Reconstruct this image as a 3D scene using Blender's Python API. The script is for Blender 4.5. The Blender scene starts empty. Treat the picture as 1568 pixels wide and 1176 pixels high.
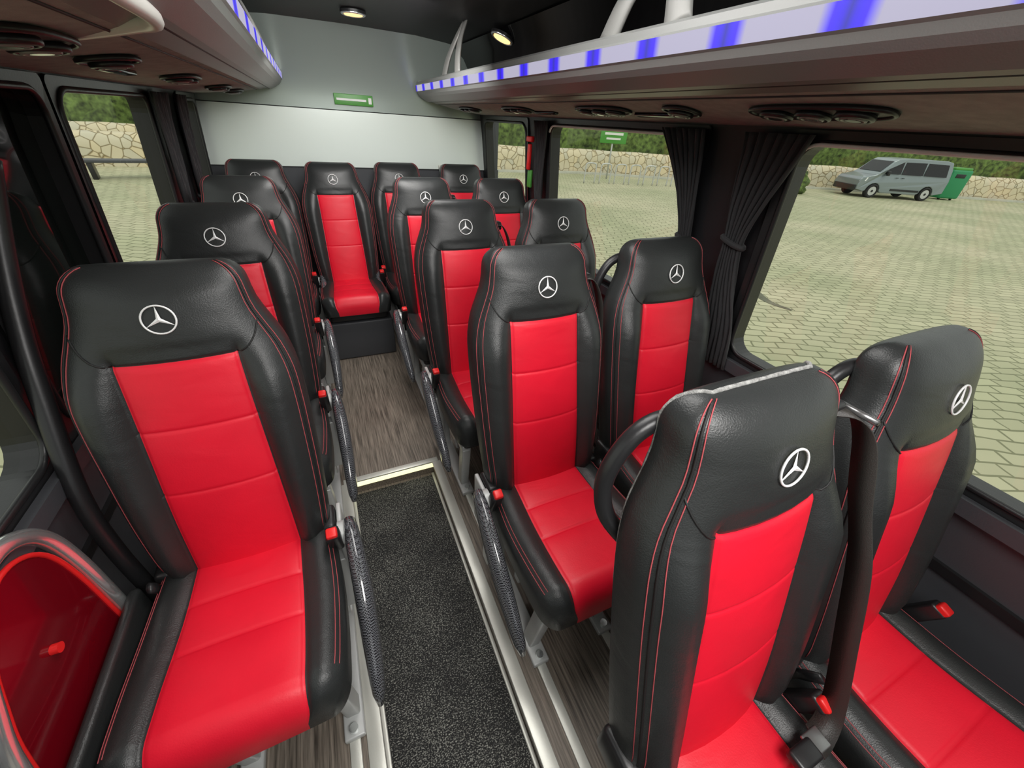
import bpy, bmesh, math, random
from mathutils import Vector, Matrix, noise
random.seed(7)
S = bpy.context.scene
COL = S.collection
S.view_settings.view_transform = 'Standard'

# ------------------------------------------------------------------ materials
def nmat(name):
    m = bpy.data.materials.new(name); m.use_nodes = True
    nt = m.node_tree; b = nt.nodes["Principled BSDF"]
    return m, nt, b
def mat(name, col, rough=0.5, metal=0.0, bump=0.0, bscale=200.0, emit=None, estr=0.0, coat=0.0, var=0.0, vscale=3.0, spec=0.5, sheen=0.0, wr=0.0):
    m, nt, b = nmat(name)
    b.inputs["Base Color"].default_value = (*col, 1)
    b.inputs["Roughness"].default_value = rough
    b.inputs["Metallic"].default_value = metal
    b.inputs["Specular IOR Level"].default_value = spec
    b.inputs["Coat Weight"].default_value = coat
    b.inputs["Sheen Weight"].default_value = sheen
    if emit:
        b.inputs["Emission Color"].default_value = (*emit, 1)
        b.inputs["Emission Strength"].default_value = estr
    tc = nt.nodes.new("ShaderNodeTexCoord")
    if bump > 0:
        n = nt.nodes.new("ShaderNodeTexNoise"); n.inputs["Scale"].default_value = bscale
        n.inputs["Detail"].default_value = 3
        bp = nt.nodes.new("ShaderNodeBump"); bp.inputs["Strength"].default_value = bump
        bp.inputs["Distance"].default_value = 0.002
        nt.links.new(tc.outputs["Object"], n.inputs["Vector"])
        nt.links.new(n.outputs["Fac"], bp.inputs["Height"])
        nt.links.new(bp.outputs["Normal"], b.inputs["Normal"])
        if wr > 0:
            mp = nt.nodes.new("ShaderNodeMapping"); mp.inputs["Scale"].default_value = (1, 1.2, 2.0)
            n3 = nt.nodes.new("ShaderNodeTexNoise"); n3.inputs["Scale"].default_value = 7; n3.inputs["Detail"].default_value = 2
            n3.inputs["Distortion"].default_value = .8
            b3 = nt.nodes.new("ShaderNodeBump"); b3.inputs["Strength"].default_value = wr; b3.inputs["Distance"].default_value = 0.02
            nt.links.new(tc.outputs["Object"], mp.inputs["Vector"]); nt.links.new(mp.outputs["Vector"], n3.inputs["Vector"])
            nt.links.new(n3.outputs["Fac"], b3.inputs["Height"]); nt.links.new(b3.outputs["Normal"], bp.inputs["Normal"])
    if var > 0:
        n2 = nt.nodes.new("ShaderNodeTexNoise"); n2.inputs["Scale"].default_value = vscale
        n2.inputs["Detail"].default_value = 4
        r = nt.nodes.new("ShaderNodeValToRGB")
        r.color_ramp.elements[0].position = 0.3; r.color_ramp.elements[1].position = 0.7
        r.color_ramp.elements[0].color = (*[c*(1-var) for c in col], 1)
        r.color_ramp.elements[1].color = (*[min(1, c*(1+var)) for c in col], 1)
        nt.links.new(tc.outputs["Object"], n2.inputs["Vector"])
        nt.links.new(n2.outputs["Fac"], r.inputs["Fac"])
        nt.links.new(r.outputs["Color"], b.inputs["Base Color"])
    return m

M_BLK = mat("black_leather", (0.022, 0.024, 0.024), 0.36, bump=0.3, bscale=420, var=0.15, wr=.12)
M_RED = mat("red_leather", (0.80, 0.008, 0.030), 0.44, bump=0.12, bscale=300, var=0.05, vscale=8, spec=.45, wr=.10)
M_STITCH = mat("red_stitch", (0.42, 0.07, 0.08), 0.7)
M_SEAM = mat("seam_dark", (0.008, 0.008, 0.008), 0.6)
M_SILV = mat("emblem_silver", (0.9, 0.9, 0.9), 0.4, 0.1)
M_FRAME = mat("grey_painted_steel", (0.55, 0.56, 0.55), 0.4, 0.2, bump=0.1)
M_BRK = mat("bracket_grey", (0.22, 0.22, 0.21), 0.45, 0.2, bump=0.1)
M_FUZZ = mat("grey_felt_edge", (0.30, 0.30, 0.29), 0.95, bump=1.0, bscale=500, var=.5, vscale=120)
M_PLAST = mat("black_plastic", (0.015, 0.015, 0.016), 0.35, bump=0.1)
M_BUCK = mat("red_button", (0.8, 0.02, 0.02), 0.35)
M_BELT = mat("belt_webbing", (0.03, 0.027, 0.024), 0.45, bump=0.4, bscale=500)
M_GREY = mat("dark_grey_trim", (0.06, 0.063, 0.07), 0.5, bump=0.15, bscale=300)
M_GREYL = mat("rack_grey", (0.20, 0.205, 0.20), 0.36, bump=0.08, bscale=300)
M_FELT = mat("grey_felt", (0.27, 0.265, 0.255), 0.85, bump=0.5, bscale=400, var=0.15, vscale=30)
M_GLOSSB = mat("gloss_black", (0.006, 0.006, 0.007), 0.08)
M_CEIL = mat("ceiling_black", (0.012, 0.012, 0.014), 0.5, bump=0.2)
M_CHROME = mat("chrome", (0.92, 0.95, 0.94), 0.16, .85)
M_DCHR = mat("dark_steel", (0.25, 0.25, 0.25), 0.3, .8)
M_ALU = mat("aluminium_trim", (0.66, 0.66, 0.60), 0.35, 0.4, bump=0.1)
M_WALLHI = mat("rear_panel_white", (0.86, 0.94, 0.88), 0.26, 0.05)
M_WALLUP = mat("rear_panel_upper", (0.40, 0.46, 0.43), 0.22, 0.4)
M_CURT = mat("curtain_fabric", (0.022, 0.022, 0.024), 0.8, bump=0.4, bscale=300, sheen=.1)
M_REDGL = mat("red_gloss_panel", (0.16, 0.002, 0.008), 0.10, coat=0.5)
M_GREEN = mat("sticker_green", (0.08, 0.32, 0.05), 0.4)
M_WHITE = mat("white_paint", (0.8, 0.8, 0.78), 0.4)
M_WARM = mat("warm_lamp", (1, 0.8, 0.5), 0.4, emit=(1.0, 0.58, 0.22), estr=1.7)
M_STEPL = mat("step_led", (1, 1, 0.8), 0.4, emit=(1.0, 0.97, 0.50), estr=1.1)
M_TINT = mat("dark_tinted_glass", (0.006, 0.008, 0.007), 0.04)
M_CREAM = mat("cream_rim", (0.75, 0.74, 0.7), 0.3)

def mat_carbon():
    m, nt, b = nmat("carbon_weave")
    tc = nt.nodes.new("ShaderNodeTexCoord")
    mp = nt.nodes.new("ShaderNodeMapping"); mp.inputs["Rotation"].default_value = (0.785, 0, 0)
    ch = nt.nodes.new("ShaderNodeTexChecker"); ch.inputs["Scale"].default_value = 290
    ch.inputs["Color1"].default_value = (0.01, 0.01, 0.012, 1); ch.inputs["Color2"].default_value = (0.17, 0.175, 0.19, 1)
    nt.links.new(tc.outputs["Object"], mp.inputs["Vector"]); nt.links.new(mp.outputs["Vector"], ch.inputs["Vector"])
    nt.links.new(ch.outputs["Color"], b.inputs["Base Color"])
    b.inputs["Roughness"].default_value = 0.18; b.inputs["Coat Weight"].default_value = 0.8
    return m
M_CARB = mat_carbon()

def mat_wood():
    m, nt, b = nmat("grey_wood_vinyl")
    tc = nt.nodes.new("ShaderNodeTexCoord")
    mp = nt.nodes.new("ShaderNodeMapping"); mp.inputs["Scale"].default_value = (150, 5, 150)
    n = nt.nodes.new("ShaderNodeTexNoise"); n.inputs["Scale"].default_value = 1.0; n.inputs["Detail"].default_value = 5
    n.inputs["Roughness"].default_value = 0.6
    r = nt.nodes.new("ShaderNodeValToRGB")
    r.color_ramp.elements[0].position = 0.32; r.color_ramp.elements[1].position = 0.68
    r.color_ramp.elements[0].color = (0.050, 0.040, 0.031, 1); r.color_ramp.elements[1].color = (0.31, 0.26, 0.21, 1)
    nt.links.new(tc.outputs["Object"], mp.inputs["Vector"]); nt.links.new(mp.outputs["Vector"], n.inputs["Vector"])
    nt.links.new(n.outputs["Fac"], r.inputs["Fac"]); nt.links.new(r.outputs["Color"], b.inputs["Base Color"])
    b.inputs["Roughness"].default_value = 0.42
    return m
M_WOOD = mat_wood()

def mat_carpet():
    m, nt, b = nmat("charcoal_carpet")
    tc = nt.nodes.new("ShaderNodeTexCoord")
    mp = nt.nodes.new("ShaderNodeMapping"); mp.inputs["Scale"].default_value = (170, 230, 100)
    n = nt.nodes.new("ShaderNodeTexNoise"); n.inputs["Scale"].default_value = 1.3; n.inputs["Detail"].default_value = 2
    n2 = nt.nodes.new("ShaderNodeTexNoise"); n2.inputs["Scale"].default_value = 4; n2.inputs["Detail"].default_value = 3
    ad = nt.nodes.new("ShaderNodeMath"); ad.operation = 'MULTIPLY_ADD'; ad.inputs[1].default_value = .25
    r = nt.nodes.new("ShaderNodeValToRGB")
    r.color_ramp.elements[0].position = 0.63; r.color_ramp.elements[1].position = 0.87
    r.color_ramp.elements[0].color = (0.013, 0.013, 0.013, 1); r.color_ramp.elements[1].color = (0.36, 0.36, 0.32, 1)
    nt.links.new(tc.outputs["Object"], mp.inputs["Vector"]); nt.links.new(mp.outputs["Vector"], n.inputs["Vector"])
    nt.links.new(tc.outputs["Object"], n2.inputs["Vector"])
    nt.links.new(n2.outputs["Fac"], ad.inputs[0]); nt.links.new(n.outputs["Fac"], ad.inputs[2])
    nt.links.new(ad.outputs[0], r.inputs["Fac"]); nt.links.new(r.outputs["Color"], b.inputs["Base Color"])
    bp = nt.nodes.new("ShaderNodeBump"); bp.inputs["Strength"].default_value = 0.8; bp.inputs["Distance"].default_value = 0.004
    nt.links.new(n.outputs["Fac"], bp.inputs["Height"]); nt.links.new(bp.outputs["Normal"], b.inputs["Normal"])
    b.inputs["Roughness"].default_value = 0.95
    return m
M_CARPET = mat_carpet()

def mat_led():
    m, nt, b = nmat("led_strip")
    tc = nt.nodes.new("ShaderNodeTexCoord"); sp = nt.nodes.new("ShaderNodeSeparateXYZ")
    nt.links.new(tc.outputs["Object"], sp.inputs["Vector"])
    md = nt.nodes.new("ShaderNodeMath"); md.operation = 'MULTIPLY'; md.inputs[1].default_value = 1/0.22
    ad = nt.nodes.new("ShaderNodeMath"); ad.operation = 'ADD'; ad.inputs[1].default_value = 10.23
    fr = nt.nodes.new("ShaderNodeMath"); fr.operation = 'FRACT'
    r = nt.nodes.new("ShaderNodeValToRGB"); cr = r.color_ramp
    wh = (0.46, 0.44, 0.56, 1)
    cr.elements[0].position = 0.0; cr.elements[0].color = wh
    cr.elements[1].position = 1.0; cr.elements[1].color = wh
    for p, c in ((0.30, wh), (0.39, (0.045, 0.01, 1.0, 1)), (0.46, (0.03, 0.01, .8, 1)), (0.5, (0.02, 0.02, .45, 1)), (0.54, (0.03, 0.01, .8, 1)), (0.61, (0.045, 0.01, 1.0, 1)), (0.70, wh)):
        e = cr.elements.new(p); e.color = c
    nt.links.new(sp.outputs["Y"], md.inputs[0]); nt.links.new(md.outputs[0], ad.inputs[0]); nt.links.new(ad.outputs[0], fr.inputs[0])
    nt.links.new(fr.outputs[0], r.inputs["Fac"]); nt.links.new(r.outputs["Color"], b.inputs["Emission Color"])
    b.inputs["Base Color"].default_value = (0.02, 0.02, 0.04, 1)
    b.inputs["Emission Strength"].default_value = 1.0
    return m
M_LED = mat_led()

def mat_glass():
    m = bpy.data.materials.new("window_glass"); m.use_nodes = True
    nt = m.node_tree; nt.nodes.clear()
    o = nt.nodes.new("ShaderNodeOutputMaterial"); mx = nt.nodes.new("ShaderNodeMixShader")
    t = nt.nodes.new("ShaderNodeBsdfTransparent"); t.inputs["Color"].default_value = (0.92, 0.95, 0.87, 1)
    g = nt.nodes.new("ShaderNodeBsdfGlossy"); g.inputs["Roughness"].default_value = 0.02
    mx.inputs[0].default_value = 0.04
    nt.links.new(t.outputs[0], mx.inputs[1]); nt.links.new(g.outputs[0], mx.inputs[2]); nt.links.new(mx.outputs[0], o.inputs[0])
    return m
M_GLASS = mat_glass()

# ------------------------------------------------------------------ mesh builder
class B:
    def __init__(s): s.v = []; s.f = []; s.m = []; s.sm = []; s.mats = []
    def mi(s, m):
        if m not in s.mats: s.mats.append(m)
        return s.mats.index(m)
    def add(s, vs, fs, m, smooth=True):
        o = len(s.v); s.v += [tuple(v) for v in vs]
        for k, f in enumerate(fs):
            s.f.append([o+i for i in f]); mm = m[k] if isinstance(m, list) else m
            s.m.append(s.mi(mm)); s.sm.append(smooth)
    def box(s, c, d, m, rot=None, smooth=False):
        vs = []
        for x in (-.5, .5):
            for y in (-.5, .5):
                for z in (-.5, .5):
                    p = Vector((x*d[0], y*d[1], z*d[2]))
                    if rot: p = rot @ p
                    vs.append(p+Vector(c))
        s.add(vs, [(0,1,3,2),(4,6,7,5),(0,4,5,1),(2,3,7,6),(0,2,6,4),(1,5,7,3)], m, smooth)
    def rbox(s, c, d, m, r=0.01, rot=None, seg=3):
        bm = bmesh.new(); bmesh.ops.create_cube(bm, size=1)
        bmesh.ops.scale(bm, vec=d, verts=bm.verts)
        bmesh.ops.bevel(bm, geom=bm.edges[:], offset=r, segments=seg, profile=0.5, affect='EDGES')
        vs = []
        for v in bm.verts:
            v.index = len(vs); p = v.co.copy()
            if rot: p = rot @ p
            vs.append(p+Vector(c))
        s.add(vs, [[v.index for v in f.verts] for f in bm.faces], m, True); bm.free()
    def tube(s, pts, r, m, seg=10, closed=False, flat=1.0, upv=None):
        pts = [Vector(p) for p in pts]; n = len(pts)
        rs = r if isinstance(r, (list, tuple)) else [r]*n
        vs = []; prev = None
        for i in range(n):
            if closed: t = pts[(i+1) % n]-pts[i-1]
            else: t = pts[min(i+1, n-1)]-pts[max(i-1, 0)]
            t.normalize()
            if upv is not None: a = Vector(upv)
            elif prev is None: a = Vector((0, 0, 1)) if abs(t.z) < .9 else Vector((1, 0, 0))
            else: a = prev
            a = (a - t*a.dot(t)).normalized(); prev = a; b2 = t.cross(a)
            for k in range(seg):
                an = 2*math.pi*k/seg
                vs.append(pts[i]+a*math.cos(an)*rs[i]+b2*math.sin(an)*rs[i]*flat)
        fs = []
        for i in range(n if closed else n-1):
            j = (i+1) % n
            for k in range(seg):
                l = (k+1) % seg
                fs.append((i*seg+k, i*seg+l, j*seg+l, j*seg+k))
        if not closed:
            fs.append(tuple(range(seg))[::-1]); fs.append(tuple((n-1)*seg+k for k in range(seg)))
        s.add(vs, fs, m, True)
    def cyl(s, c, ax, r, h, m, seg=24, r2=None, smooth=True):
        ax = Vector(ax).normalized(); c = Vector(c)
        a = ax.orthogonal().normalized(); b2 = ax.cross(a); r2 = r if r2 is None else r2
        vs = []
        for q, rr in ((-h/2, r), (h/2, r2)):
            for k in range(seg):
                an = 2*math.pi*k/seg; vs.append(c+ax*q+(a*math.cos(an)+b2*math.sin(an))*rr)
        s.add(vs, [(k, (k+1) % seg, seg+(k+1) % seg, seg+k) for k in range(seg)], m, smooth)
        s.add(vs, [tuple(range(seg))[::-1], tuple(range(seg, 2*seg))], m, False)
    def torus(s, c, ax, R, r, m, seg=28, s2=8):
        ax = Vector(ax).normalized(); a = ax.orthogonal().normalized(); b2 = ax.cross(a); c = Vector(c)
        s.tube([c+(a*math.cos(2*math.pi*k/seg)+b2*math.sin(2*math.pi*k/seg))*R for k in range(seg)], r, m, s2, True, upv=ax)
    def mesh(s, name, recalc=True):
        me = bpy.data.meshes.new(name); me.from_pydata(s.v, [], s.f)
        for m in s.mats: me.materials.append(m)
        for p, mi, sm in zip(me.polygons, s.m, s.sm): p.material_index = mi; p.use_smooth = sm
        if recalc:
            bm = bmesh.new(); bm.from_mesh(me); bmesh.ops.recalc_face_normals(bm, faces=bm.faces[:]); bm.to_mesh(me); bm.free()
        me.update(); return me
    def obj(s, name, parent=None, loc=(0, 0, 0), bevel=0, rot=None):
        o = bpy.data.objects.new(name, s.mesh(name)); COL.objects.link(o); o.location = loc
        if rot: o.rotation_euler = rot
        if parent: o.parent = parent
        if bevel:
            md = o.modifiers.new("bevel", 'BEVEL'); md.width = bevel; md.segments = 2; md.limit_method = 'ANGLE'
        return o

def stab(t, x):
    n = len(t)
    if x <= t[0][0]: return t[0][1]
    if x >= t[-1][0]: return t[-1][1]
    for i in range(n-1):
        if x <= t[i+1][0]:
            x0, y0 = t[i]; x1, y1 = t[i+1]; h = x1-x0
            m0 = (y1-t[i-1][1])/(x1-t[i-1][0]) if i > 0 else (y1-y0)/h
            m1 = (t[i+2][1]-y0)/(t[i+2][0]-x0) if i < n-2 else (y1-y0)/h
            q = (x-x0)/h
            return (2*q**3-3*q*q+1)*y0+(q**3-2*q*q+q)*h*m0+(-2*q**3+3*q*q)*y1+(q**3-q*q)*h*m1
def ss(a, b, x):
    t = max(0, min(1, (x-a)/(b-a))); return t*t*(3-2*t)
def spline(pts, n=5):
    P = []
    pts = [Vector(p) for p in pts]
    for i in range(len(pts)-1):
        p0 = pts[max(i-1, 0)]; p1 = pts[i]; p2 = pts[i+1]; p3 = pts[min(i+2, len(pts)-1)]
        for k in range(n):
            t = k/n
            P.append(.5*((2*p1)+(-p0+p2)*t+(2*p0-5*p1+4*p2-p3)*t*t+(-p0+3*p1-3*p2+p3)*t**3))
    P.append(pts[-1]); return P

# ------------------------------------------------------------------ seat
WT = [(.36, .172), (.40, .195), (.5, .208), (.62, .217), (.75, .222), (.85, .224), (.92, .221), (.98, .206), (1.03, .184), (1.07, .168), (1.12, .160)]
YT = [(.36, -.178), (.45, -.16), (.60, -.128), (.75, -.09), (.98, -.03), (1.08, 0.0), (1.17, .02)]
K = 2.5
def vsup(u): return max(0.0, 1-abs(u)**K)**(1/K)
def vback(u): return max(0.0, 1-abs(u)**4)**(1/4)
def halfu(pu):
    q = .9-pu
    return [0, .35*pu, .7*pu, .9*pu, pu-.025, pu, pu+.03, pu+q*.35, pu+q*.7, .9, .95, .985, 1.0]
def fullu(pu):
    h = halfu(pu); return [-x for x in h[::-1]][:-1]+h
def back_front(z, u, pu):
    yf = stab(YT, z); au = abs(u)
    bz = .040*ss(.36, .5, z)*(1-ss(.88, 1.04, z))
    def g(x): return ss(pu, .72, x)*(1-.8*ss(.78, 1, x))
    Tf = .064-.012*ss(.95, 1.08, z)
    y = yf+Tf*(1-vsup(u))-bz*g(au)
    y -= .012*ss(.985, 1.03, z)*(1-ss(1.08, 1.15, z))*(1-au**2)
    zs = [.38, .67, .83, .98]
    if z <= .995:
        gr = max(.5*math.exp(-((z-.67)/.003)**2), .5*math.exp(-((z-.83)/.003)**2), math.exp(-((z-.98)/.005)**2))
        if au < pu+.001: y += .004*gr
        y += .006*math.exp(-((au-pu)/.018)**2)
        if au < pu:
            for a, b in zip(zs, zs[1:]):
                if a < z < b: y -= .0018*math.sin(math.pi*(z-a)/(b-a))**.5*(1-(au/pu)**4)
            y -= .006*(1-(au/pu)**2)
    return y
def topface(ph, u):
    e = math.cos(ph); z = 1.11+.054*math.sin(ph); w = stab(WT, 1.115)-.05*(1-e)
    return (u*w, back_front(z, u, .7)+.05*(1-e)*vsup(u), z)
def build_seat(name, side, arm=True, frame=True, fuzz=False):
    b = B()
    zs = sorted(set([.36, .365, .375, .39, .41, .43, .46, .5, .54, .58, .62, .65, .72, .76, .80, .87, .9, .93, .96, 1.0, 1.015, 1.03, 1.05, 1.07, 1.09, 1.105]
        + [s_+d for s_ in (.67, .83, .98) for d in (-.01, -.005, -.0025, 0, .0025, .005, .01)]))
    rows = [(z, 1.0, 0.0) for z in zs]
    for k in range(9):
        ph = math.pi/2*k/8; rows.append((1.11+.054*math.sin(ph), math.cos(ph), 1))
    rings = []
    for z, e, top in rows:
        w = stab(WT, min(z, 1.115)); 
        lowe = 1.0
        if z < .40: lowe = math.sqrt(max(0, 1-((.40-z)/.042)**2))
        if top: w -= .05*(1-e)
        w -= .03*(1-lowe)
        pu = (.112+.008*ss(.98, .5, z) if z < .98 else .112)/w
        pu = min(pu, .78)
        us = fullu(pu); ring = []
        fr = [back_front(z, u, pu) for u in us]
        sh = (1-e) if top else 0
        sh2 = 1-lowe
        for u, y in zip(us, fr): ring.append(Vector((u*w, y+(.05*sh+.04*sh2)*vsup(u), z)))
        tz = stab([(.36, .7), (.5, 1), (.8, 1.0), (1.1, .95), (1.17, .9)], z)
        y1 = fr[0]+.022*tz*(1-.8*sh)
        for u in us[::-1]: ring.append(Vector((u*w, y1+.040*tz*(1-.9*sh-.5*sh2)*vback(u), z)))
        rings.append((z, ring))
    n = 25; N = 50
    def loftit(rings, pan):
        o = [v for _, r in rings for v in r]; fs = []; ms = []
        for j in range(len(rings)-1):
            zm = (rings[j][0]+rings[j+1][0])/2
            for i in range(N):
                k = (i+1) % N
                fs.append((j*N+i, j*N+k, (j+1)*N+k, (j+1)*N+i)); ms.append(M_RED if (7 <= i <= 16 and pan(zm)) else M_BLK)
        for j in (0, len(rings)-1):
            for i in range(n-1):
                fs.append((j*N+i, j*N+i+1, j*N+48-i, j*N+49-i)); ms.append(M_RED if (7 <= i <= 16 and pan(rings[j][0])) else M_BLK)
        b.add(o, fs, ms, True)
    loftit(rings, lambda z: z < .98)
    # felt edge where the cover meets the back shell
    fz = [r[27] for z, r in rings if z > .55]+[rings[-1][1][i] for i in range(28, 48)]+[r[47] for z, r in rings[::-1] if z > .55]
    P = [fz[0]]
    for p in fz[1:]:
        if (p-P[-1]).length > .004: P.append(p)
    if fuzz: b.tube([p+Vector((0, -.002, .001)) for p in P], [.0034+.0012*noise.noise(p*90) for p in P], M_FUZZ, 6)
    # stitching lines
    for sg in (-1, 1):
        for uu, mm, rr in ((.905, M_STITCH, .0010), (.935, M_SEAM, .0022), (.962, M_STITCH, .0010)):
            pts = []
            for z in [.46+.02*k for k in range(33)]:
                w = stab(WT, z); pu = .115/w; pts.append((sg*uu*w, back_front(z, uu, pu)-.0006, z))
            for k in range(1, 8):
                p = topface(math.pi/2*k/8, sg*uu); pts.append((p[0], p[1]-.0006, p[2]+.0004))
            b.tube(pts, rr, mm, 5)
        pts = []
        for k in range(9):
            t = k/8; z = .98+.065*t**1.5; w = stab(WT, z); x = .112+(w*.93-.112)*t; u = x/w
            pts.append((sg*x, back_front(z, u, .112/w)-.0003, z))
        b.tube(pts, .002, M_SEAM, 5)
    # cushion
    ZT = [(-.60, .468), (-.52, .466), (-.45, .458), (-.3, .442), (-.16, .446), (-.08, .45)]
    CW = [(-.58, .202), (-.5, .215), (-.3, .218), (-.08, .2)]
    ys = sorted(set([-.08, -.10, -.13, -.17, -.21, -.29, -.32, -.41, -.44, -.47, -.50, -.515]+[s_+d for s_ in (-.255, -.37) for d in (-.01, -.005, 0, .005, .01)]), reverse=True)
    rws = [(y, 0.0) for y in ys]+[(-.52-.058*math.sin(math.pi/2*k/8), math.pi/2*k/8) for k in range(9)]
    rings = []
    def vc(u): return max(0.0, 1-abs(u)**2.7)**(1/2.7)
    for y, ph in rws:
        w = stab(CW, y)-.03*(1-math.cos(ph))
        pan = .12+.015*ss(-.1, -.5, y); pu = min(pan/w, .72)
        us = fullu(pu); zt = stab(ZT, max(y, -.52)); ring = []
        def top(u):
            au = abs(u)
            z = zt-.045*(1-vc(u))+.018*ss(pu, .78, au)*(1-.5*ss(.82, 1, au))
            gr = max(math.exp(-((y-s_)/.004)**2) for s_ in (-.255, -.37))
            if au < pu: z -= .0035*gr; z += .0035*(1-(au/pu)**4)*abs(math.sin(math.pi*(y+.14)/.115))**.6
            z -= .005*math.exp(-((au-pu)/.02)**2)
            return z
        dz = .075*(1-math.cos(ph)); zb = .335+.015*(1-math.cos(ph))
        for u in us: ring.append(Vector((u*w, y, top(u)-dz*(1 if abs(u) < .99 else .75))))
        for u in us[::-1]: ring.append(Vector((u*w*.985, y, zb+.008*(1-vc(u)))))
        rings.append((y, ring))
    loftit(rings, lambda y: True)
    for sg in (-1, 1):
        for uu in (.91, .95):
            pts = []
            for k in range(20):
                y = -.14-.38*k/19; w = stab(CW, y)
                zt = stab(ZT, y); pts.append((sg*uu*w, y, zt-.045*(1-vc(uu))+.018*(1-.5*ss(.82, 1, uu))+.0003))
            b.tube(pts, .0010, M_STITCH, 5)
    # emblem
    O = Vector((0, back_front(1.072, 0, .7)-.003, 1.072)); R = Vector((1, 0, 0)); U = Vector((0, .27, 1)).normalized(); Nn = Vector((0, -1, .27)).normalized()
    b.tube([O+(R*math.cos(a)+U*math.sin(a))*.029 for a in [2*math.pi*k/36 for k in range(36)]], .0019, M_SILV, 6, True, upv=Nn)
    for k in range(3):
        a = math.pi/2+k*2*math.pi/3
        def P(r, an, h=0): return O+(R*math.cos(an)+U*math.sin(an))*r+Nn*h
        b.add([P(0, 0, .002), P(.0046, a-math.pi/3, -.0005), P(.029, a, -.0005), P(.0046, a+math.pi/3, -.0005), P(.027, a, .001)], [(0, 1, 2, 4), (0, 4, 2, 3)], M_SILV, False)
    for sg in (-1, 1):
        b.rbox((sg*.195, -.105, .40), (.04, .09, .10), M_PLAST, .012)
    b.rbox((side*.212, -.198, .455), (.034, .038, .11), M_PLAST, .007, Matrix.Rotation(.35, 3, 'X'))
    b.rbox((side*.212, -.216, .498), (.028, .028, .040), M_BUCK, .005, Matrix.Rotation(.35, 3, 'X'))
    b.tube([(-side*.205, -.15, .40), (-side*.2, -.175, .445), (-side*.2, -.19, .47)], .014, M_PLAST, 8, flat=.5)
    b.tube([(-.06, -.05, .40), (0, -.13, .44), (.07, -.06, .40)], .008, M_PLAST, 8)
    if frame:
        b.rbox((0, -.31, .315), (.36, .44, .05), M_PLAST, .012)
        for x in (side*.165, -side*.085):
            b.rbox((x, -.30, .272), (.04, .42, .035), M_FRAME, .006)
            b.rbox((x, -.47, .14), (.038, .05, .27), M_FRAME, .006, Matrix.Rotation(.15, 3, 'X'))
            b.rbox((x, -.14, .14), (.038, .05, .27), M_FRAME, .006, Matrix.Rotation(-.15, 3, 'X'))
            b.rbox((x, -.31, .012), (.055, .44, .022), M_FRAME, .005)
            b.cyl((x, -.51, .03), (0, 0, 1), .012, .02, M_CHROME, 10)
        b.rbox((0, -.28, .10), (.3, .035, .035), M_FRAME, .006)
    else:
        b.rbox((0, -.31, .315), (.36, .44, .05), M_PLAST, .012)
    if arm:
        b.rbox((side*.224, -.12, .33), (.014, .13, .22), M_FRAME, .005)
        b.rbox((side*.20, -.16, .20), (.05, .05, .26), M_FRAME, .006)
        b.cyl((side*.235, -.165, .43), (1, 0, 0), .034, .03, M_FRAME, 20)
        pts = []; rs = []
        for k in range(19):
            t = k/18
            y = -.155-.385*t; z = .455-.01*t-.245*t**1.6
            pts.append((side*(.254+.008*math.sin(math.pi*t)), y, z)); rs.append(.044*(math.sin(math.pi*min(1, .1+t*.86)))**.3 if t < 1 else .014)
        b.tube(pts, rs, M_CARB, 18, flat=.56, upv=(0, -.5, 1))
    return b.mesh(name)

ME_L = build_seat("passenger_seat_mesh_l", 1, fuzz=False)
ME_R = build_seat("passenger_seat_mesh_r", -1)
ME_B = build_seat("passenger_seat_mesh_w", 1, arm=False)
ME_F = build_seat("passenger_seat_mesh_f", 1, arm=False, fuzz=True)
ME_C = build_seat("passenger_seat_mesh_c", 1, arm=False, frame=False)
PZ = .08
def grab_handle(parent):
    b = B()
    pts = [(-.05, .085, 1.06), (-.08, .10, 1.085), (-.13, .11, 1.10), (-.176, .115, 1.08), (-.207, .115, 1.03), (-.217, .11, .98), (-.21, .09, .93), (-.18, .05, .89)]
    b.tube(spline(pts, 5), .0145, M_PLAST, 12)
    return b.obj("grab_handle", parent)
def belt(parent, sg=1):
    b = B()
    P = spline([(sg*.18, .07, 1.075), (sg*.215, .035, 1.08), (sg*.235, .0, 1.04), (sg*.236, -.05, .93), (sg*.230, -.105, .83), (sg*.224, -.165, .68), (sg*.214, -.225, .53), (sg*.185, -.245, .485), (sg*.15, -.25, .48)], 6)
    vs = []
    for i, p in enumerate(P):
        w = Vector((sg*.25, .95, 0.1)).normalized()*.026
        vs += [p-w, p+w]
    b.add(vs, [(2*i, 2*i+1, 2*i+3, 2*i+2) for i in range(len(P)-1)], M_BELT, True)
    b.rbox((sg*.19, .065, 1.075), (.05, .05, .035), M_PLAST, .008)
    b.cyl((sg*.222, .025, 1.080), (0, 1, 0), .006, .064, M_DCHR, 10)
    b.rbox((sg*.15, -.25, .484), (.045, .035, .008), M_DCHR, .003)
    b.rbox((sg*.11, -.255, .482), (.06, .035, .022), M_PLAST, .006)
    o = b.obj("seat_belt", parent)
    md = o.modifiers.new("s", 'SOLIDIFY'); md.thickness = .002
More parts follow.
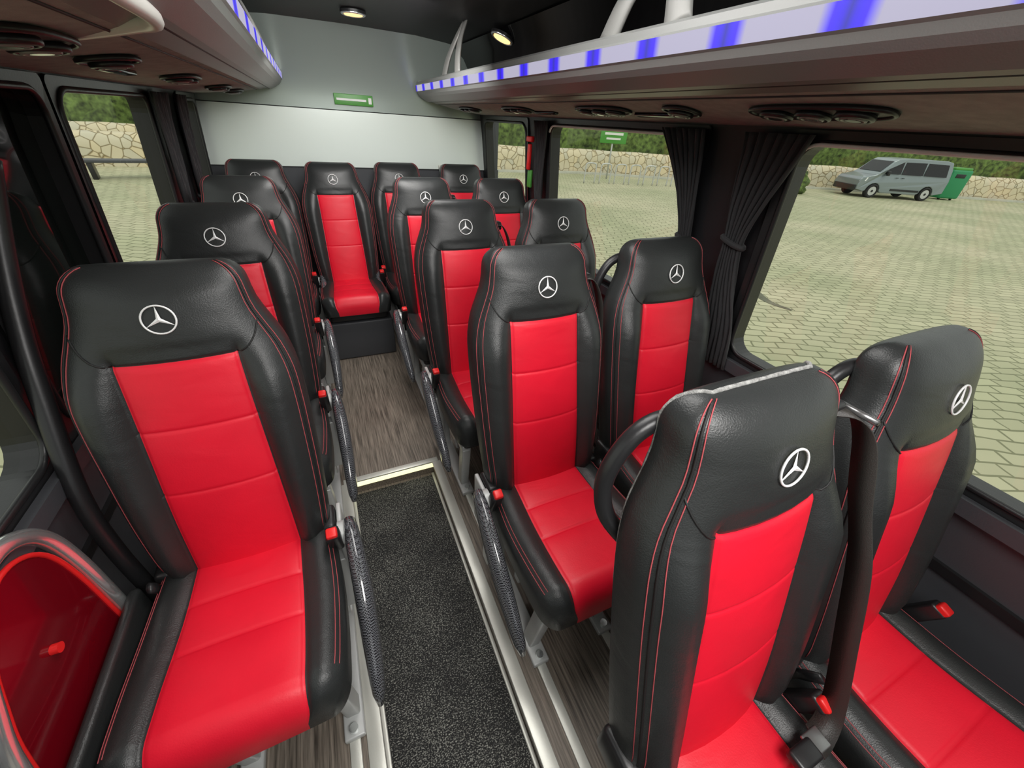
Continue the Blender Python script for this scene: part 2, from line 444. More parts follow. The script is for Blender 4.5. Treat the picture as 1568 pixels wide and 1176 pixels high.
def parked_belt(parent, sg):
    b = B()
    P = spline([(sg*.165, .075, 1.06), (sg*.195, .05, 1.06), (sg*.222, .03, 1.0), (sg*.236, .015, .90), (sg*.236, -.02, .75), (sg*.230, -.06, .6), (sg*.222, -.10, .48)], 5)
    vs = []
    for p in P:
        w = Vector((0, .98, .15)).normalized()*.022; vs += [p-w, p+w]
    b.add(vs, [(2*i, 2*i+1, 2*i+3, 2*i+2) for i in range(len(P)-1)], M_BELT, True)
    b.rbox((sg*.17, .07, 1.055), (.05, .045, .035), M_PLAST, .008)
    o = b.obj("seat_belt", parent); md = o.modifiers.new("s", 'SOLIDIFY'); md.thickness = .002
XL, XA, XB = -.352, .54, 1.022
def seat(me, x, y, rz=0):
    o = bpy.data.objects.new("passenger_seat", me); COL.objects.link(o); o.location = (x, y, PZ); return o
for y in (.97, 1.65, 2.37, 3.15): seat(ME_L, XL, y)
for i, y in enumerate((.195, .93, 1.67, 2.39, 3.19)):
    a = seat(ME_F if i == 0 else ME_R, XA, y); c = seat(ME_B, XB, y)
    if i == 0: grab_handle(a); belt(a, 1)
    elif i < 4: parked_belt(a, 1)
    if i in (0, 1): grab_handle(c)
cs = seat(ME_C, .092, 3.10)
b = B(); b.rbox((.092, 2.83, .08+.138), (.42, .5, .270), M_GREY, .01); b.obj("rear_seat_plinth")

# ------------------------------------------------------------------ floor
b = B()
WXL, WXR = -.125, .275
def quadbox(b, x0, x1, y0, y1, z0, z1, m): b.box(((x0+x1)/2, (y0+y1)/2, (z0+z1)/2), (x1-x0, y1-y0, z1-z0), m)
quadbox(b, -.74, WXL, -1.7, 3.6, -.08, PZ, M_WOOD)
quadbox(b, WXR, 1.40, -1.7, 3.6, -.08, PZ, M_WOOD)
quadbox(b, WXL, WXR, 1.41, 3.6, -.08, PZ, M_WOOD)
quadbox(b, WXL, WXR, -1.7, 1.41, -.08, 0, M_WOOD)
b.obj("floor")
b = B(); b.rbox(((WXL+WXR)/2, -.12, .005), (WXR-WXL-.03, 3.02, .008), M_CARPET, .003); b.obj("aisle_carpet")
b = B()
for x, sg in ((WXL, -1), (WXR, 1)):
    b.rbox((x+sg*.014, -.15, PZ+.003), (.042, 3.1, .008), M_ALU, .002)
    b.rbox((x-sg*.002, -.15, PZ-.008), (.006, 3.1, .02), M_ALU, .002)
    b.rbox((x-sg*.008, -.15, .006), (.014, 3.1, .012), M_ALU, .003)
b.obj("trim_1")
b = B()
b.rbox(((WXL+WXR)/2, 1.415, PZ+.002), (WXR-WXL+.05, .03, .01), M_ALU, .003)
b.box(((WXL+WXR)/2, 1.404, PZ-.018), (WXR-WXL, .008, .024), M_STEPL)
b.obj("step_light_strip")
b = B()
for x in (-.19, -.435, .375, .625, .865, 1.105):
    b.rbox((x, 1.0, PZ+.003), (.03, 4.9, .006), M_ALU, .002)
b.obj("seat_floor_rails")

# ------------------------------------------------------------------ walls
WXT = [(-.1, 1.345), (.5, 1.345), (.85, 1.31), (1.2, 1.283), (1.55, 1.245), (1.75, 1.19), (1.97, 1.08)]
def wx(z, side): 
    x = stab(WXT, z); return x if side > 0 else .66-x
def slab(b, side, y0, y1, z0, z1, m, t=.05, inset=0.0):
    n = max(2, int((z1-z0)/.08)+1); vs = []
    for k in range(n+1):
        z = z0+(z1-z0)*k/n; x = wx(z, side)-side*inset
        vs += [(x, y0, z), (x, y1, z), (x+side*t, y1, z), (x+side*t, y0, z)]
    fs = []
    for k in range(n):
        a = 4*k; c = a+4
        for i in range(4):
            j = (i+1) % 4; fs.append((a+i, a+j, c+j, c+i))
    fs += [(0, 1, 2, 3), (4*n, 4*n+1, 4*n+2, 4*n+3)]
    b.add(vs, fs, m, False)
ZB, ZT_ = .85, 1.55
def wall(name, side, wins):
    b = B()
    slab(b, side, -1.7, 3.6, -.08, ZB, M_GREY)
    slab(b, side, -1.7, 3.6, ZT_, 1.97, M_CEIL)
    y = -1.7
    for (a, c) in wins+[(3.6, 3.6)]:
        if a > y: slab(b, side, y, a, ZB, ZT_, M_CEIL)
        y = c
    for z0, z1, d in ((.80, .845, .03), (.60, .63, .012), (.10, .2, .03)):
        slab(b, side, -1.6, 3.45, z0, z1, M_GREY if z0 > .7 else M_PLAST, .02, d)
    return b.obj(name)
winsR = [(-.75, .84), (1.15, 2.29), (2.57, 3.34)]
winsL = [(-.5, .97), (1.03, 1.56), (1.60, 2.43), (2.93, 3.36)]
wall("wall_right", 1, winsR); wall("wall_left", -1, winsL)
def rrect(y0, y1, z0, z1, r, n=6):
    P = []
    for cy, cz, a0 in ((y1-r, z1-r, 0), (y0+r, z1-r, 90), (y0+r, z0+r, 180), (y1-r, z0+r, 270)):
        for k in range(n+1):
            a = math.radians(a0+90*k/n); P.append((cy+r*math.cos(a), cz+r*math.sin(a)))
    return P
wn = 1
def window(side, y0, y1, glass, chrome=False):
    global wn
    b = B(); r = .06
    inner = rrect(y0+.02, y1-.02, ZB+.02, ZT_-.016, r); n = len(inner)
    outer = rrect(y0-.012, y1+.012, ZB-.012, ZT_+.012, .02)
    def P(yz, d): return Vector((wx(yz[1], side)+side*d, yz[0], yz[1]))
    vs = [P(p, -.008) for p in outer]+[P(p, -.008) for p in inner]+[P(p, .055) for p in inner]+[P(p, .055) for p in outer]
    fs = []
    for i in range(n):
        j = (i+1) % n
        fs += [(i, j, n+j, n+i), (n+i, n+j, 2*n+j, 2*n+i), (2*n+i, 2*n+j, 3*n+j, 3*n+i)]
    b.add(vs, fs, M_PLAST, False)
    b.tube([P(p, -.008) for p in inner], .008, M_PLAST, 8, True)
    if chrome:
        top = [p for p in inner if p[1] > ZT_-.06]
        b.tube([P((p[0], p[1]-.004), -.020) for p in top], .0050, M_WHITE, 6)
    nz = 6; gv = []
    for k in range(nz+1):
        z = ZB+(ZT_-ZB)*k/nz; gv += [(wx(z, side)+side*.03, y0, z), (wx(z, side)+side*.03, y1, z)]
    b.add(gv, [(2*k, 2*k+1, 2*k+3, 2*k+2) for k in range(nz)], glass, True)
    b.obj("window_%d" % wn); wn += 1
for i, (a, c) in enumerate(winsR): window(1, a, c, M_GLASS, i < 2)
for i, (a, c) in enumerate(winsL): window(-1, a, c, M_TINT if i == 1 else M_GLASS)

# rear wall
b = B()
quadbox(b, -.75, 1.42, 3.45, 3.5, -.08, 1.19, M_GREY)
quadbox(b, -.62, 1.30, 3.43, 3.5, 1.19, 1.53, M_WALLHI)
vs = []
for k in range(9):
    t = k/8; z = 1.535+.44*t; y = 3.43-.10*t**2
    vs += [(-.6, y, z), (1.28, y, z)]
b.add(vs, [(2*k, 2*k+1, 2*k+3, 2*k+2) for k in range(8)], M_WALLUP, True)
quadbox(b, -.75, 1.42, 3.47, 3.52, 1.19, 2.0, M_GREY)
for x in (.12, .92): b.rbox((x, 3.425, 1.205), (.05, .015, .03), M_ALU, .004)
b.obj("wall_rear")
b = B(); b.rbox((.325, 3.414, 1.595), (.25, .008, .062), M_GREEN, .003); b.box((.31, 3.409, 1.595), (.19, .002, .012), M_WHITE); b.box((.43, 3.409, 1.595), (.02, .002, .035), M_WHITE); b.obj("exit_sign")
b = B()
quadbox(b, -.75, 1.42, -1.7, -1.65, -.08, .85, M_GREY); quadbox(b, -.75, 1.42, -1.7, -1.65, 1.75, 2.0, M_GREY)
quadbox(b, -.75, -.6, -1.7, -1.65, .85, 1.75, M_GREY); quadbox(b, 1.27, 1.42, -1.7, -1.65, .85, 1.75, M_GREY)
b.obj("wall_front")
# ceiling
b = B()
vs = []; prof = [(-.46, 1.93), (-.30, 1.95), (-.1, 1.965), (.33, 1.97), (.76, 1.965), (.96, 1.95), (1.12, 1.93)]
for x, z in prof: vs += [(x, -1.7, z), (x, 3.52, z), (x, -1.7, z+.05), (x, 3.52, z+.05)]
fs = []
for k in range(len(prof)-1):
    a = 4*k; fs += [(a, a+1, a+5, a+4), (a+2, a+3, a+7, a+6), (a, a+2, a+6, a+4), (a+1, a+3, a+7, a+5)]
b.add(vs, fs, M_CEIL, False)
b.obj("ceiling")

# ------------------------------------------------------------------ luggage racks
def rack(side):
    b = B(); Y0, Y1 = -1.3, 3.36
    sx = lambda x: x if side > 0 else .66-x
    prof = [(1.243, 1.566), (1.19, 1.570), (1.02, 1.588), (.88, 1.611), (.835, 1.621), (.825, 1.617), (.81, 1.621), (.79, 1.632), (.770, 1.643), (.757, 1.655), (.750, 1.668), (.745, 1.672), (.742, 1.705), (.75, 1.711), (.752, 1.725), (.765, 1.733), (.785, 1.728), (.80, 1.69), (.86, 1.67), (1.0, 1.662), (1.15, 1.68), (1.20, 1.66)]
    ms = [M_FELT]*3+[M_GREYL]*8+[M_LED, M_GREYL, M_GREYL, M_GREYL, M_GREYL]+[M_GREYL]*2+[M_FELT]*4
    n = len(prof); vs = []
    for x, z in prof: vs += [(sx(x), Y0, z), (sx(x), Y1, z)]
    fs = []; mm = []
    for i in range(n):
        j = (i+1) % n; fs.append((2*i, 2*j, 2*j+1, 2*i+1)); mm.append(ms[i])
    b.add(vs, fs, mm, False)
    b.add(vs, [tuple(2*i for i in range(n)), tuple(2*i+1 for i in range(n))], M_PLAST, False)
    b.tube([(sx(.829), Y0, 1.6195), (sx(.829), Y1, 1.6195)], .004, M_SEAM, 6)
    b.tube([(sx(.90), Y0, 1.608), (sx(.90), Y1, 1.608)], .003, M_SEAM, 6)
    vs = []
    for x, z in ((1.205, 1.66), (1.15, 1.78), (1.09, 1.88), (1.02, 1.935)): vs += [(sx(x), Y0, z), (sx(x), Y1, z)]
    b.add(vs, [(2*k, 2*k+1, 2*k+3, 2*k+2) for k in range(3)], M_GLOSSB, True)
    o = b.obj("luggage_rack")
    for yb in ((1.02, 2.62) if side > 0 else (1.3, 2.6)):
        bb = B()
        for dy in (-.13, .13):
            P = [(.775, yb+dy, 1.72), (.79, yb+dy*.72, 1.80), (.82, yb+dy*.35, 1.88), (.86, yb+dy*.10, 1.955)]
            P = [Vector((sx(p[0]), p[1], p[2])) for p in spline(P, 4)]
            bb.tube(P, [.040-.014*k/(len(P)-1) for k in range(len(P))], M_BRK, 12, flat=.3, upv=(0, 1, 0))
        bb.obj("rack_bracket", o)
    ys = ((.66, 3), (1.05, 1), (1.45, 3), (2.2, 3), (2.95, 3)) if side > 0 else ((.92, 2), (1.25, 1), (1.87, 2), (2.6, 2), (3.1, 2))
    for yc, kk in ys:
        bb = B(); nrm = Vector((-.13*side, 0, -1)).normalized()
        def U(x, y, d=0): return Vector((sx(x), y, 1.588+(1.02-x)*.15))+nrm*d
        L = .088*kk
        ring = []
        for k in range(32):
            a = 2*math.pi*k/32; ring.append(U(1.0+.047*math.copysign(abs(math.sin(a))**.8, math.sin(a)), yc+L/2*1.15*math.copysign(abs(math.cos(a))**.7, math.cos(a)), .005))
        bb.tube(ring, .005, M_PLAST, 6, True)
        cen = U(1.0, yc, .008); bb.add(ring+[cen], [(k, (k+1) % 32, 32) for k in range(32)], M_GREY, True)
        for q in range(kk):
            y = yc+(q-(kk-1)/2)*.085; c = U(1.0, y, .012)
            bb.torus(c, nrm, .031, .006, M_PLAST); bb.torus(c+nrm*.004, nrm, .021, .0035, M_GREYL)
            bb.cyl(c, nrm, .014, .014, M_CHROME if q == 1 or kk == 1 else M_PLAST, 16)
            for a in range(3): 
                d = Vector((math.cos(a*1.05), math.sin(a*1.05), 0)); bb.tube([c-d*.023+nrm*.003, c+d*.023+nrm*.003], .002, M_PLAST, 5)
        bb.obj("air_vent_console", o)
    for yc in ((1.22, 2.0) if side > 0 else (1.5,)):
        bb = B(); bb.rbox((sx(1.06), yc, 1.580), (.03, .2, .012), M_GLOSSB, .004, Matrix.Rotation(.13*side, 3, 'Y')); bb.obj("reading_light_bar", o)
    return o
rack(1); rack(-1)
b = B()
P = spline([(-.55, 1.06, 1.568), (-.39, 1.04, 1.594), (-.3, 1.0, 1.606), (-.2, .9, 1.614), (-.15, .78, 1.612), (-.14, .5, 1.610), (-.14, -.3, 1.610)], 6)
b.tube(P, .010, M_CREAM, 10); b.obj("trim_2")
def ceil_lamp_and_reflection(x, y, z=1.955, rot=0):
    b = B(); b.cyl((0, 0, .004), (0, 0, 1), .065, .012, M_PLAST, 28); b.torus((0, 0, -.002), (0, 0, 1), .056, .006, M_CHROME)
    b.cyl((0, 0, -.004), (0, 0, 1), .046, .006, M_WARM, 28)
    b.obj("ceiling_lamp_and_reflection", loc=(x, y, z), rot=(0, rot, 0))
for y in (.2, 1.1, 2.0, 2.87): ceil_lamp_and_reflection(.33, y)  # front three are unseen fixtures added for the fill lamps; rearmost is real
ceil_lamp_and_reflection(1.035, 2.52, 1.90, rot=.35)  # no fixture here: glowing disc stands in for a lamp's reflection in gloss black

# ------------------------------------------------------------------ curtains
def curtain(side, rows, pl=7, amp=.009, off=.034):
    b = B(); nz = 36; ny = 60; vs = []
    for i in range(nz+1):
        z = rows[0][0]+(rows[-1][0]-rows[0][0])*i/nz
        y0 = stab([(r[0], r[1]) for r in rows], z); y1 = stab([(r[0], r[2]) for r in rows], z)
        for j in range(ny+1):
            t = j/ny; y = y0+(y1-y0)*t
            a = amp*math.sin(2*math.pi*pl*t+.6*math.sin(z*9))+.003*math.sin(2*math.pi*t*17+z*20)
            vs.append((wx(z, side)-side*(off+a), y, z))
    W = ny+1
    b.add(vs, [(i*W+j, i*W+j+1, (i+1)*W+j+1, (i+1)*W+j) for i in range(nz) for j in range(ny)], M_CURT, True)
    r = min(rows, key=lambda r: r[2]-r[1]); z = r[0]; ym = (r[1]+r[2])/2; h = (r[2]-r[1])/2+.008
    b.tube([(wx(z, side)-side*(off+.018*math.cos(a)), ym+h*math.sin(a), z+.01*math.sin(a)) for a in [2*math.pi*k/24 for k in range(24)]], .009, M_CURT, 8, True)
    o = b.obj("curtain"); md = o.modifiers.new("s", 'SOLIDIFY'); md.thickness = .002
curtain(1, [(.80, .79, .925), (.95, .81, .94), (1.12, .865, .955), (1.24, .885, .955), (1.36, .85, .975), (1.55, .77, .985)])
curtain(1, [(.80, 1.10, 1.2), (1.0, 1.10, 1.19), (1.2, 1.11, 1.16), (1.35, 1.12, 1.22), (1.55, 1.14, 1.35)])
curtain(1, [(.80, 2.3, 2.42), (1.1, 2.33, 2.4), (1.25, 2.32, 2.42), (1.55, 2.25, 2.42)])
curtain(-1, [(.86, 2.42, 2.6), (1.1, 2.46, 2.55), (1.25, 2.44, 2.58), (1.55, 2.38, 2.62)])
curtain(-1, [(.86, 2.78, 2.93), (1.1, 2.82, 2.9), (1.25, 2.8, 2.93), (1.55, 2.76, 2.98)])
b = B(); b.rbox((1.235, 2.5, 1.36), (.02, .03, .14), M_BUCK, .006); b.rbox((1.235, 2.5, 1.455), (.025, .07, .03), M_BUCK, .006); b.rbox((1.25, 2.5, 1.24), (.015, .05, .1), M_GREEN, .004); b.obj("emergency_hammer")

# handrail, guard by the door
b = B()
b.tube(spline([(-.55, 1.14, 1.42), (-.585, 1.08, 1.25), (-.60, 1.03, 1.13), (-.605, .98, 1.02), (-.610, .89, .80), (-.607, .86, .64), (-.60, .85, .4), (-.60, .85, .085)], 6), .018, M_PLAST, 14)
b.obj("handrail")
b = B()
gp = [(.40, .10), (.40, .42), (.45, .62), (.50, .72), (.57, .82), (.64, .87), (.71, .865), (.765, .81), (.785, .70), (.785, .50), (.785, .10)]
G = spline([(-.620, y, z) for y, z in gp], 5)
b.tube(G, .016, M_CHROME, 14)
G2 = [Vector((-.622, .595+(p.y-.595)*.88, .45+(p.z-.45)*.92)) for p in G]
n = len(G2)
b.add([p+Vector((.004, 0, 0)) for p in G2]+[p-Vector((.004, 0, 0)) for p in G2], [tuple(range(n)), tuple(range(n, 2*n))]+[(i, i+1, n+i+1, n+i) for i in range(n-1)], M_REDGL, False)
b.tube([p+Vector((.004, 0, 0)) for p in G2], .005, M_BUCK, 8)
b.cyl((-.612, .62, .66), (1, 0, 0), .010, .012, M_BUCK, 14)
b.obj("door_guard_rail")
b = B(); b.rbox((-.588, .60, .345), (.024, .40, .40), M_BLK, .010); b.obj("side_pad")

# ------------------------------------------------------------------ outside
GZ = -.57
def mat_pave():
    m, nt, b = nmat("paving")
    tc = nt.nodes.new("ShaderNodeTexCoord")
    mp = nt.nodes.new("ShaderNodeMapping"); mp.inputs["Rotation"].default_value = (0, 0, math.radians(28))
    nz = nt.nodes.new("ShaderNodeTexNoise"); nz.inputs["Scale"].default_value = 2.2; nz.inputs["Detail"].default_value = 1
    wob = nt.nodes.new("ShaderNodeMixRGB"); wob.blend_type = 'ADD'; wob.inputs[0].default_value = .13
    br = nt.nodes.new("ShaderNodeTexBrick"); br.inputs["Scale"].default_value = 1.0
    br.inputs["Brick Width"].default_value = .29; br.inputs["Row Height"].default_value = .165
    br.inputs["Mortar Size"].default_value = .014; br.inputs["Mortar Smooth"].default_value = .4
    br.inputs["Color1"].default_value = (.54, .515, .385, 1); br.inputs["Color2"].default_value = (.45, .43, .32, 1)
    br.inputs["Mortar"].default_value = (.21, .21, .135, 1)
    n = nt.nodes.new("ShaderNodeTexNoise"); n.inputs["Scale"].default_value = .35; n.inputs["Detail"].default_value = 5
    r = nt.nodes.new("ShaderNodeValToRGB"); r.color_ramp.elements[0].position = .35; r.color_ramp.elements[1].position = .7
    r.color_ramp.elements[0].color = (.84, .90, .74, 1); r.color_ramp.elements[1].color = (1.18, 1.15, 1.06, 1)
    mu = nt.nodes.new("ShaderNodeMixRGB"); mu.blend_type = 'MULTIPLY'; mu.inputs[0].default_value = 1
    L = nt.links.new
    L(tc.outputs["Object"], mp.inputs["Vector"]); L(tc.outputs["Object"], nz.inputs["Vector"])
    L(mp.outputs["Vector"], wob.inputs[1]); L(nz.outputs["Color"], wob.inputs[2]); L(wob.outputs[0], br.inputs["Vector"])
    L(tc.outputs["Object"], n.inputs["Vector"]); L(n.outputs["Fac"], r.inputs["Fac"])
    L(br.outputs["Color"], mu.inputs[1]); L(r.outputs["Color"], mu.inputs[2]); L(mu.outputs[0], b.inputs["Base Color"])
    b.inputs["Roughness"].default_value = .8
    return m
M_PAVE = mat_pave()
def mat_stone():
    m, nt, b = nmat("stone_wall")
    tc = nt.nodes.new("ShaderNodeTexCoord")
    v = nt.nodes.new("ShaderNodeTexVoronoi"); v.feature = 'DISTANCE_TO_EDGE'; v.inputs["Scale"].default_value = 3.0
    v2 = nt.nodes.new("ShaderNodeTexVoronoi"); v2.inputs["Scale"].default_value = 3.0
    r = nt.nodes.new("ShaderNodeValToRGB"); r.color_ramp.elements[0].color = (.3, .25, .15, 1); r.color_ramp.elements[1].position = .07; r.color_ramp.elements[1].color = (1, 1, 1, 1)
    mx = nt.nodes.new("ShaderNodeMixRGB"); mx.inputs[1].default_value = (.76, .64, .42, 1); mx.inputs[2].default_value = (.60, .57, .46, 1)
    mu = nt.nodes.new("ShaderNodeMixRGB"); mu.blend_type = 'MULTIPLY'; mu.inputs[0].default_value = 1
    L = nt.links.new
    L(tc.outputs["Object"], v.inputs["Vector"]); L(tc.outputs["Object"], v2.inputs["Vector"])
    L(v.outputs["Distance"], r.inputs["Fac"]); L(v2.outputs["Color"], mx.inputs[0])
    L(mx.outputs[0], mu.inputs[1]); L(r.outputs["Color"], mu.inputs[2]); L(mu.outputs[0], b.inputs["Base Color"])
    b.inputs["Roughness"].default_value = .9
    return m
M_STONE = mat_stone()
M_HEDGE = mat("hedge_green", (.10, .15, .035), .9, bump=1.0, bscale=12, var=.8, vscale=5)
M_KERB = mat("kerb_stone", (.55, .55, .48), .8, var=.1)
M_VAN = mat("van_paint", (.24, .285, .30), .3, .3, coat=.5)
M_TYRE = mat("tyre_rubber", (.02, .02, .02), .8)
M_MARK = mat("tyre_mark", (.17, .17, .12), .9, var=.3, vscale=4)
b = B(); b.add([(-90, -60, GZ), (120, -60, GZ), (120, 90, GZ), (-90, 90, GZ)], [(0, 1, 2, 3)], M_PAVE, False); b.obj("ground")
line = [(-60, 27), (-7.5, 23.5), (8, 20.8), (13.4, 20.8), (36, 11.2), (60, -2)]
def strip(b, line, off, d, z0, z1, m, step=None, jit=0):
    P = []
    for (a, c) in zip(line, line[1:]):
        a = Vector(a); c = Vector(c); L = (c-a).length; n = max(1, int(L/(step or L)))
        for k in range(n): P.append((a+(c-a)*k/n, (c-a).normalized()))
    P.append((Vector(line[-1]), (Vector(line[-1])-Vector(line[-2])).normalized()))
    nz = 5 if step else 1
    prof = [(0, z0+(z1-z0)*k/nz) for k in range(nz+1)]+[(d, z1-(z1-z0)*k/nz) for k in range(nz+1)]
    if step: prof = prof[:nz]+[(.25*d, z1), (.5*d, z1+.1), (.75*d, z1)]+prof[nz+2:]
    m_ = len(prof); vs = []
    for p, t in P:
        nn = Vector((-t.y, t.x))
        if nn.y < 0: nn = -nn
        for q, z in prof:
            v = Vector((p.x+nn.x*(off+q), p.y+nn.y*(off+q), z))
            if jit and z > z0+.01:
                v += Vector(noise.noise_vector(v*1.3))*jit+Vector(noise.noise_vector(v*4))*jit*.5
            vs.append(v)
    fs = [(i*m_+k, i*m_+k+1, (i+1)*m_+k+1, (i+1)*m_+k) for i in range(len(P)-1) for k in range(m_-1)]
    b.add(vs, fs, m, bool(jit))
b = B(); strip(b, line, 0, .4, GZ, GZ+1.05, M_STONE, .8, .04); b.obj("stone_garden_wall")
b = B(); strip(b, line, .9, 2.0, GZ, GZ+2.7, M_HEDGE, .3, .35); b.obj("hedge_row")
b = B(); strip(b, line, -.35, .25, GZ+.001, GZ+.1, M_KERB); b.obj("kerb")
b = B()
line2 = [(-40, 17), (-9, 19.8), (-3.4, 20.0)]
strip(b, line2, 0, .4, GZ, GZ+.95, M_STONE, .8, .04); b.obj("low_stone_wall")
b = B()
for x in (-.7, .7): b.rbox((x, 0, .22), (.12, .45, .44), M_PLAST, .02)
b.rbox((0, 0, .47), (1.9, .5, .08), M_GREY, .02)
b.obj("bench", loc=(-5.3, 16.9, GZ), rot=(0, 0, .2))
b = B()
for i in range(7):
    x = i*.75; b.tube(spline([(x, 0, 0), (x, 0, .65), (x+.08, 0, .8), (x+.42, 0, .8), (x+.5, 0, .65), (x+.5, 0, 0)], 4), .03, M_FRAME, 8)
b.obj("bicycle_rack", loc=(11.2, 16.8, GZ), rot=(0, 0, -.2))
def bush(loc, s):
    bm = bmesh.new(); bmesh.ops.create_icosphere(bm, subdivisions=4, radius=1)
    for v in bm.verts:
        v.co *= 1+.25*noise.noise(v.co*2.5)+.18*noise.noise(v.co*7); v.co.z = max(v.co.z, -.35)
    me = bpy.data.meshes.new("bush"); bm.to_mesh(me); bm.free(); me.materials.append(M_HEDGE)
    for p in me.polygons: p.use_smooth = True
    o = bpy.data.objects.new("bush", me); COL.objects.link(o); o.location = (loc[0], loc[1], GZ+.35*s[2]); o.scale = s
bush((21.6, 14.5), (1.2, 1.1, .9))
b = B(); b.rbox((0, 0, .95), (1.5, 1.1, 1.7), mat("container_green", (.02, .26, .10), .5), .12)
b.rbox((0, 0, 1.85), (1.3, .95, .16), M_GREEN, .06); b.rbox((-.05, -.56, 1.45), (.7, .04, .22), M_PLAST, .02); b.cyl((.45, -.3, .08), (1, 0, 0), .08, .08, M_TYRE, 12); b.cyl((-.45, -.3, .08), (1, 0, 0), .08, .08, M_TYRE, 12)
o = b.obj("recycling_container", loc=(31.3, 11.7, GZ), rot=(0, 0, -.45)); o.scale = (.72, .72, .8)
b = B(); b.tube([(0, 0, 0), (0, 0, 2.3)], .04, M_FRAME, 8); b.rbox((0, -.05, 1.9), (1.3, .04, .7), M_GREEN, .02); b.box((0, -.075, 1.95), (.9, .01, .1), M_WHITE); b.box((0, -.075, 1.75), (.7, .01, .08), M_WHITE); b.obj("street_sign", loc=(13.6, 18.4, GZ), rot=(0, 0, -.4))
def mark(name, pts, w=.22):
    b = B(); P = spline(pts, 10); vs = []
    for i, p in enumerate(P):
        t = (P[min(i+1, len(P)-1)]-P[max(i-1, 0)]).normalized(); nn = Vector((-t.y, t.x, 0)); ww = w/2*(.35+.65*math.sin(math.pi*min(1, .05+i/len(P))))
        vs += [p+nn*ww, p-nn*ww]
    b.add(vs, [(2*i, 2*i+1, 2*i+3, 2*i+2) for i in range(len(P)-1)], M_MARK, False); b.obj(name)
z = GZ+.004
mark("tyre_mark", [(9.35, 6.23, z), (8.06, 5.65, z), (7.12, 4.95, z), (6.49, 4.17, z), (6.17, 3.6, z), (6.21, 3.21, z)], .2)
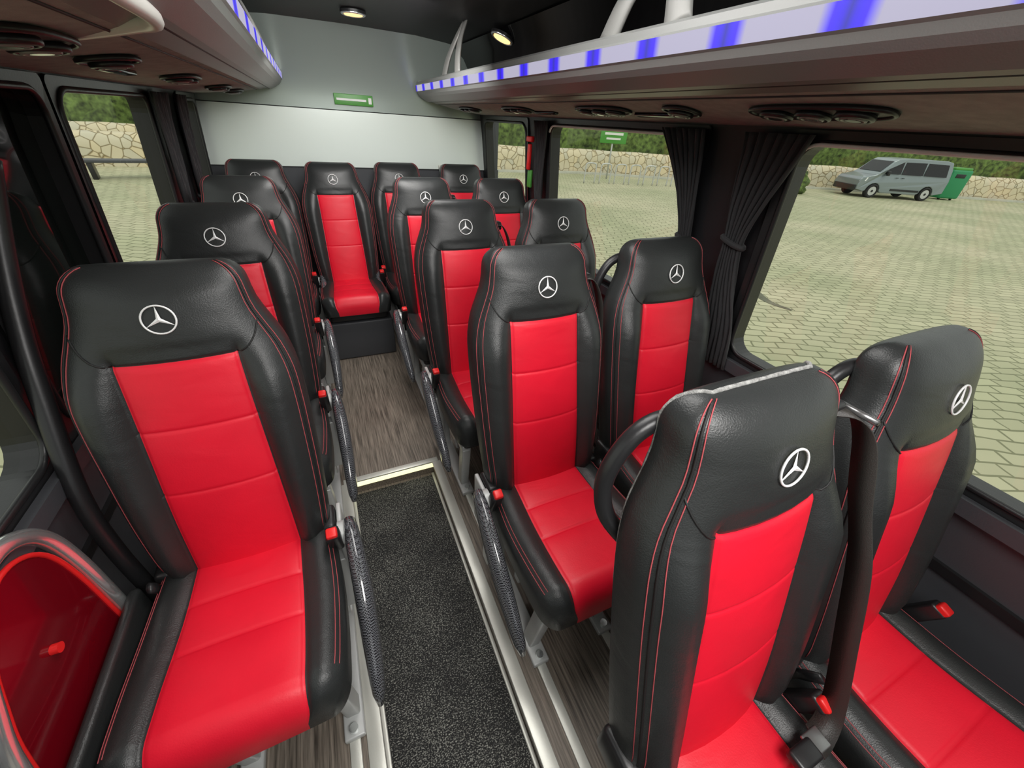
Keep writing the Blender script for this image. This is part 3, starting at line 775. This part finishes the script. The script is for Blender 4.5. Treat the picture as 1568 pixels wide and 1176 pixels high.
# van
def van():
    root = bpy.data.objects.new("parked_van", None); COL.objects.link(root)
    prof = [(0.02, .38), (0, .60), (.06, .86), (.2, .98), (.85, 1.14), (1.05, 1.28), (1.55, 1.78), (1.8, 1.90), (2.4, 1.95), (4.6, 1.95), (4.95, 1.88), (5.08, 1.5), (5.15, 1.0), (5.15, .42)]
    def arch(cx): return [(cx+.40*math.cos(a), .34+.38*math.sin(a)) for a in [math.pi*k/8 for k in range(9)]]
    bot = [(4.6, .30)]+arch(4.15)+[(3.6, .28), (1.5, .28)]+arch(.98)+[(.45, .30)]
    full = prof+bot; n = len(full); b = B(); vs = []
    def yy(z): return .96-.14*ss(1.05, 1.95, z)
    for sg in (-1, 1):
        for x, z in full: vs.append((x, sg*yy(z), z))
    b.add(vs, [tuple(range(n))[::-1], tuple(range(n, 2*n))]+[(i, (i+1) % n, n+(i+1) % n, n+i) for i in range(n)], M_VAN, False)
    b.obj("body", root, bevel=.04)
    b = B()
    for sg in (-1, 1):
        for poly in ([(1.22, 1.2), (1.68, 1.70), (2.15, 1.76), (2.15, 1.2)], [(2.25, 1.2), (2.25, 1.77), (3.45, 1.79), (3.45, 1.2)], [(3.55, 1.2), (3.55, 1.79), (4.75, 1.77), (4.85, 1.2)]):
            b.add([(x, sg*(yy(z)+.012), z) for x, z in poly], [(0, 1, 2, 3)], M_GLOSSB, False)
        b.add([(.02, sg*.9, .78), (.1, sg*.92, .93), (.42, sg*.975, .98), (.35, sg*.975, .8)], [(0, 1, 2, 3)], M_SILV, False)
        b.rbox((1.35, sg*1.06, 1.22), (.14, .16, .22), M_PLAST, .03)
        b.box((2.85, sg*.965, .45), (1.7, .03, .1), M_PLAST)
        for hx in (2.05, 2.4): b.rbox((hx, sg*.975, 1.03), (.16, .02, .03), M_PLAST, .008)
    b.add([(1.03, -.8, 1.29), (1.03, .8, 1.29), (1.54, .76, 1.79), (1.54, -.76, 1.79)], [(0, 1, 2, 3)], M_GLOSSB, False)
    b.rbox((.0, 0, .45), (.1, 1.75, .28), M_PLAST, .04)
    b.obj("windows_and_trim", root)
    b = B()
    for cx in (.98, 4.15):
        for sg in (-1, 1):
            b.cyl((cx, sg*.86, .34), (0, 1, 0), .34, .22, M_TYRE, 28); b.torus((cx, sg*.97, .34), (0, 1, 0), .29, .04, M_TYRE)
            b.cyl((cx, sg*.975, .34), (0, 1, 0), .22, .02, M_FRAME, 20); b.cyl((cx, sg*.985, .34), (0, 1, 0), .06, .03, M_PLAST, 12)
    b.obj("wheels", root)
    d = math.atan2(-.403, .9125)
    root.location = (25.2, 13.5, GZ); root.rotation_euler = (0, 0, d); root.scale = (.88, .88, .92)
van()

# ------------------------------------------------------------------ light
w = bpy.data.worlds.new("World"); S.world = w; w.use_nodes = True
nt = w.node_tree; bg = nt.nodes["Background"]
bg.inputs["Color"].default_value = (.95, .98, 1.0, 1); bg.inputs["Strength"].default_value = .88
sun = bpy.data.lights.new("sun", 'SUN'); sun.energy = .9; sun.angle = math.radians(25); sun.color = (1, .96, .88)
o = bpy.data.objects.new("sun", sun); COL.objects.link(o); o.rotation_euler = (math.radians(35), math.radians(10), 0)
def area(name, loc, rot, sx, sy, e, col=(1, .98, .95)):
    l = bpy.data.lights.new(name, 'AREA'); l.shape = 'RECTANGLE'; l.size = sx; l.size_y = sy; l.energy = e; l.color = col
    o = bpy.data.objects.new(name, l); COL.objects.link(o); o.location = loc; o.rotation_euler = rot
area("cabin_fill", (.33, -.35, 1.90), (math.radians(25), 0, 0), .9, .5, 25)  # three area lamps added as fill to brighten the cabin, no real source
area("cabin_fill", (.33, .9, 1.93), (0, 0, 0), .6, .9, 12)
area("cabin_fill", (.33, 2.3, 1.92), (math.radians(28), 0, 0), .6, .8, 21)

# ------------------------------------------------------------------ camera
cam = bpy.data.cameras.new("camera"); co = bpy.data.objects.new("camera", cam); COL.objects.link(co)
F = Vector((.365, .743, -.5615)).normalized(); Rr = Vector((.9125, -.403, .0582)); Rr = (Rr-F*Rr.dot(F)).normalized(); Uu = Rr.cross(F).normalized()
m = Matrix.Identity(4)
for i in range(3): m[i][0] = Rr[i]; m[i][1] = Uu[i]; m[i][2] = -F[i]
m[0][3], m[1][3], m[2][3] = 0, 0, 1.53
co.matrix_world = m
cam.sensor_width = 36; cam.lens = 588/1568*36; cam.clip_start = .01; cam.clip_end = 500
S.camera = co
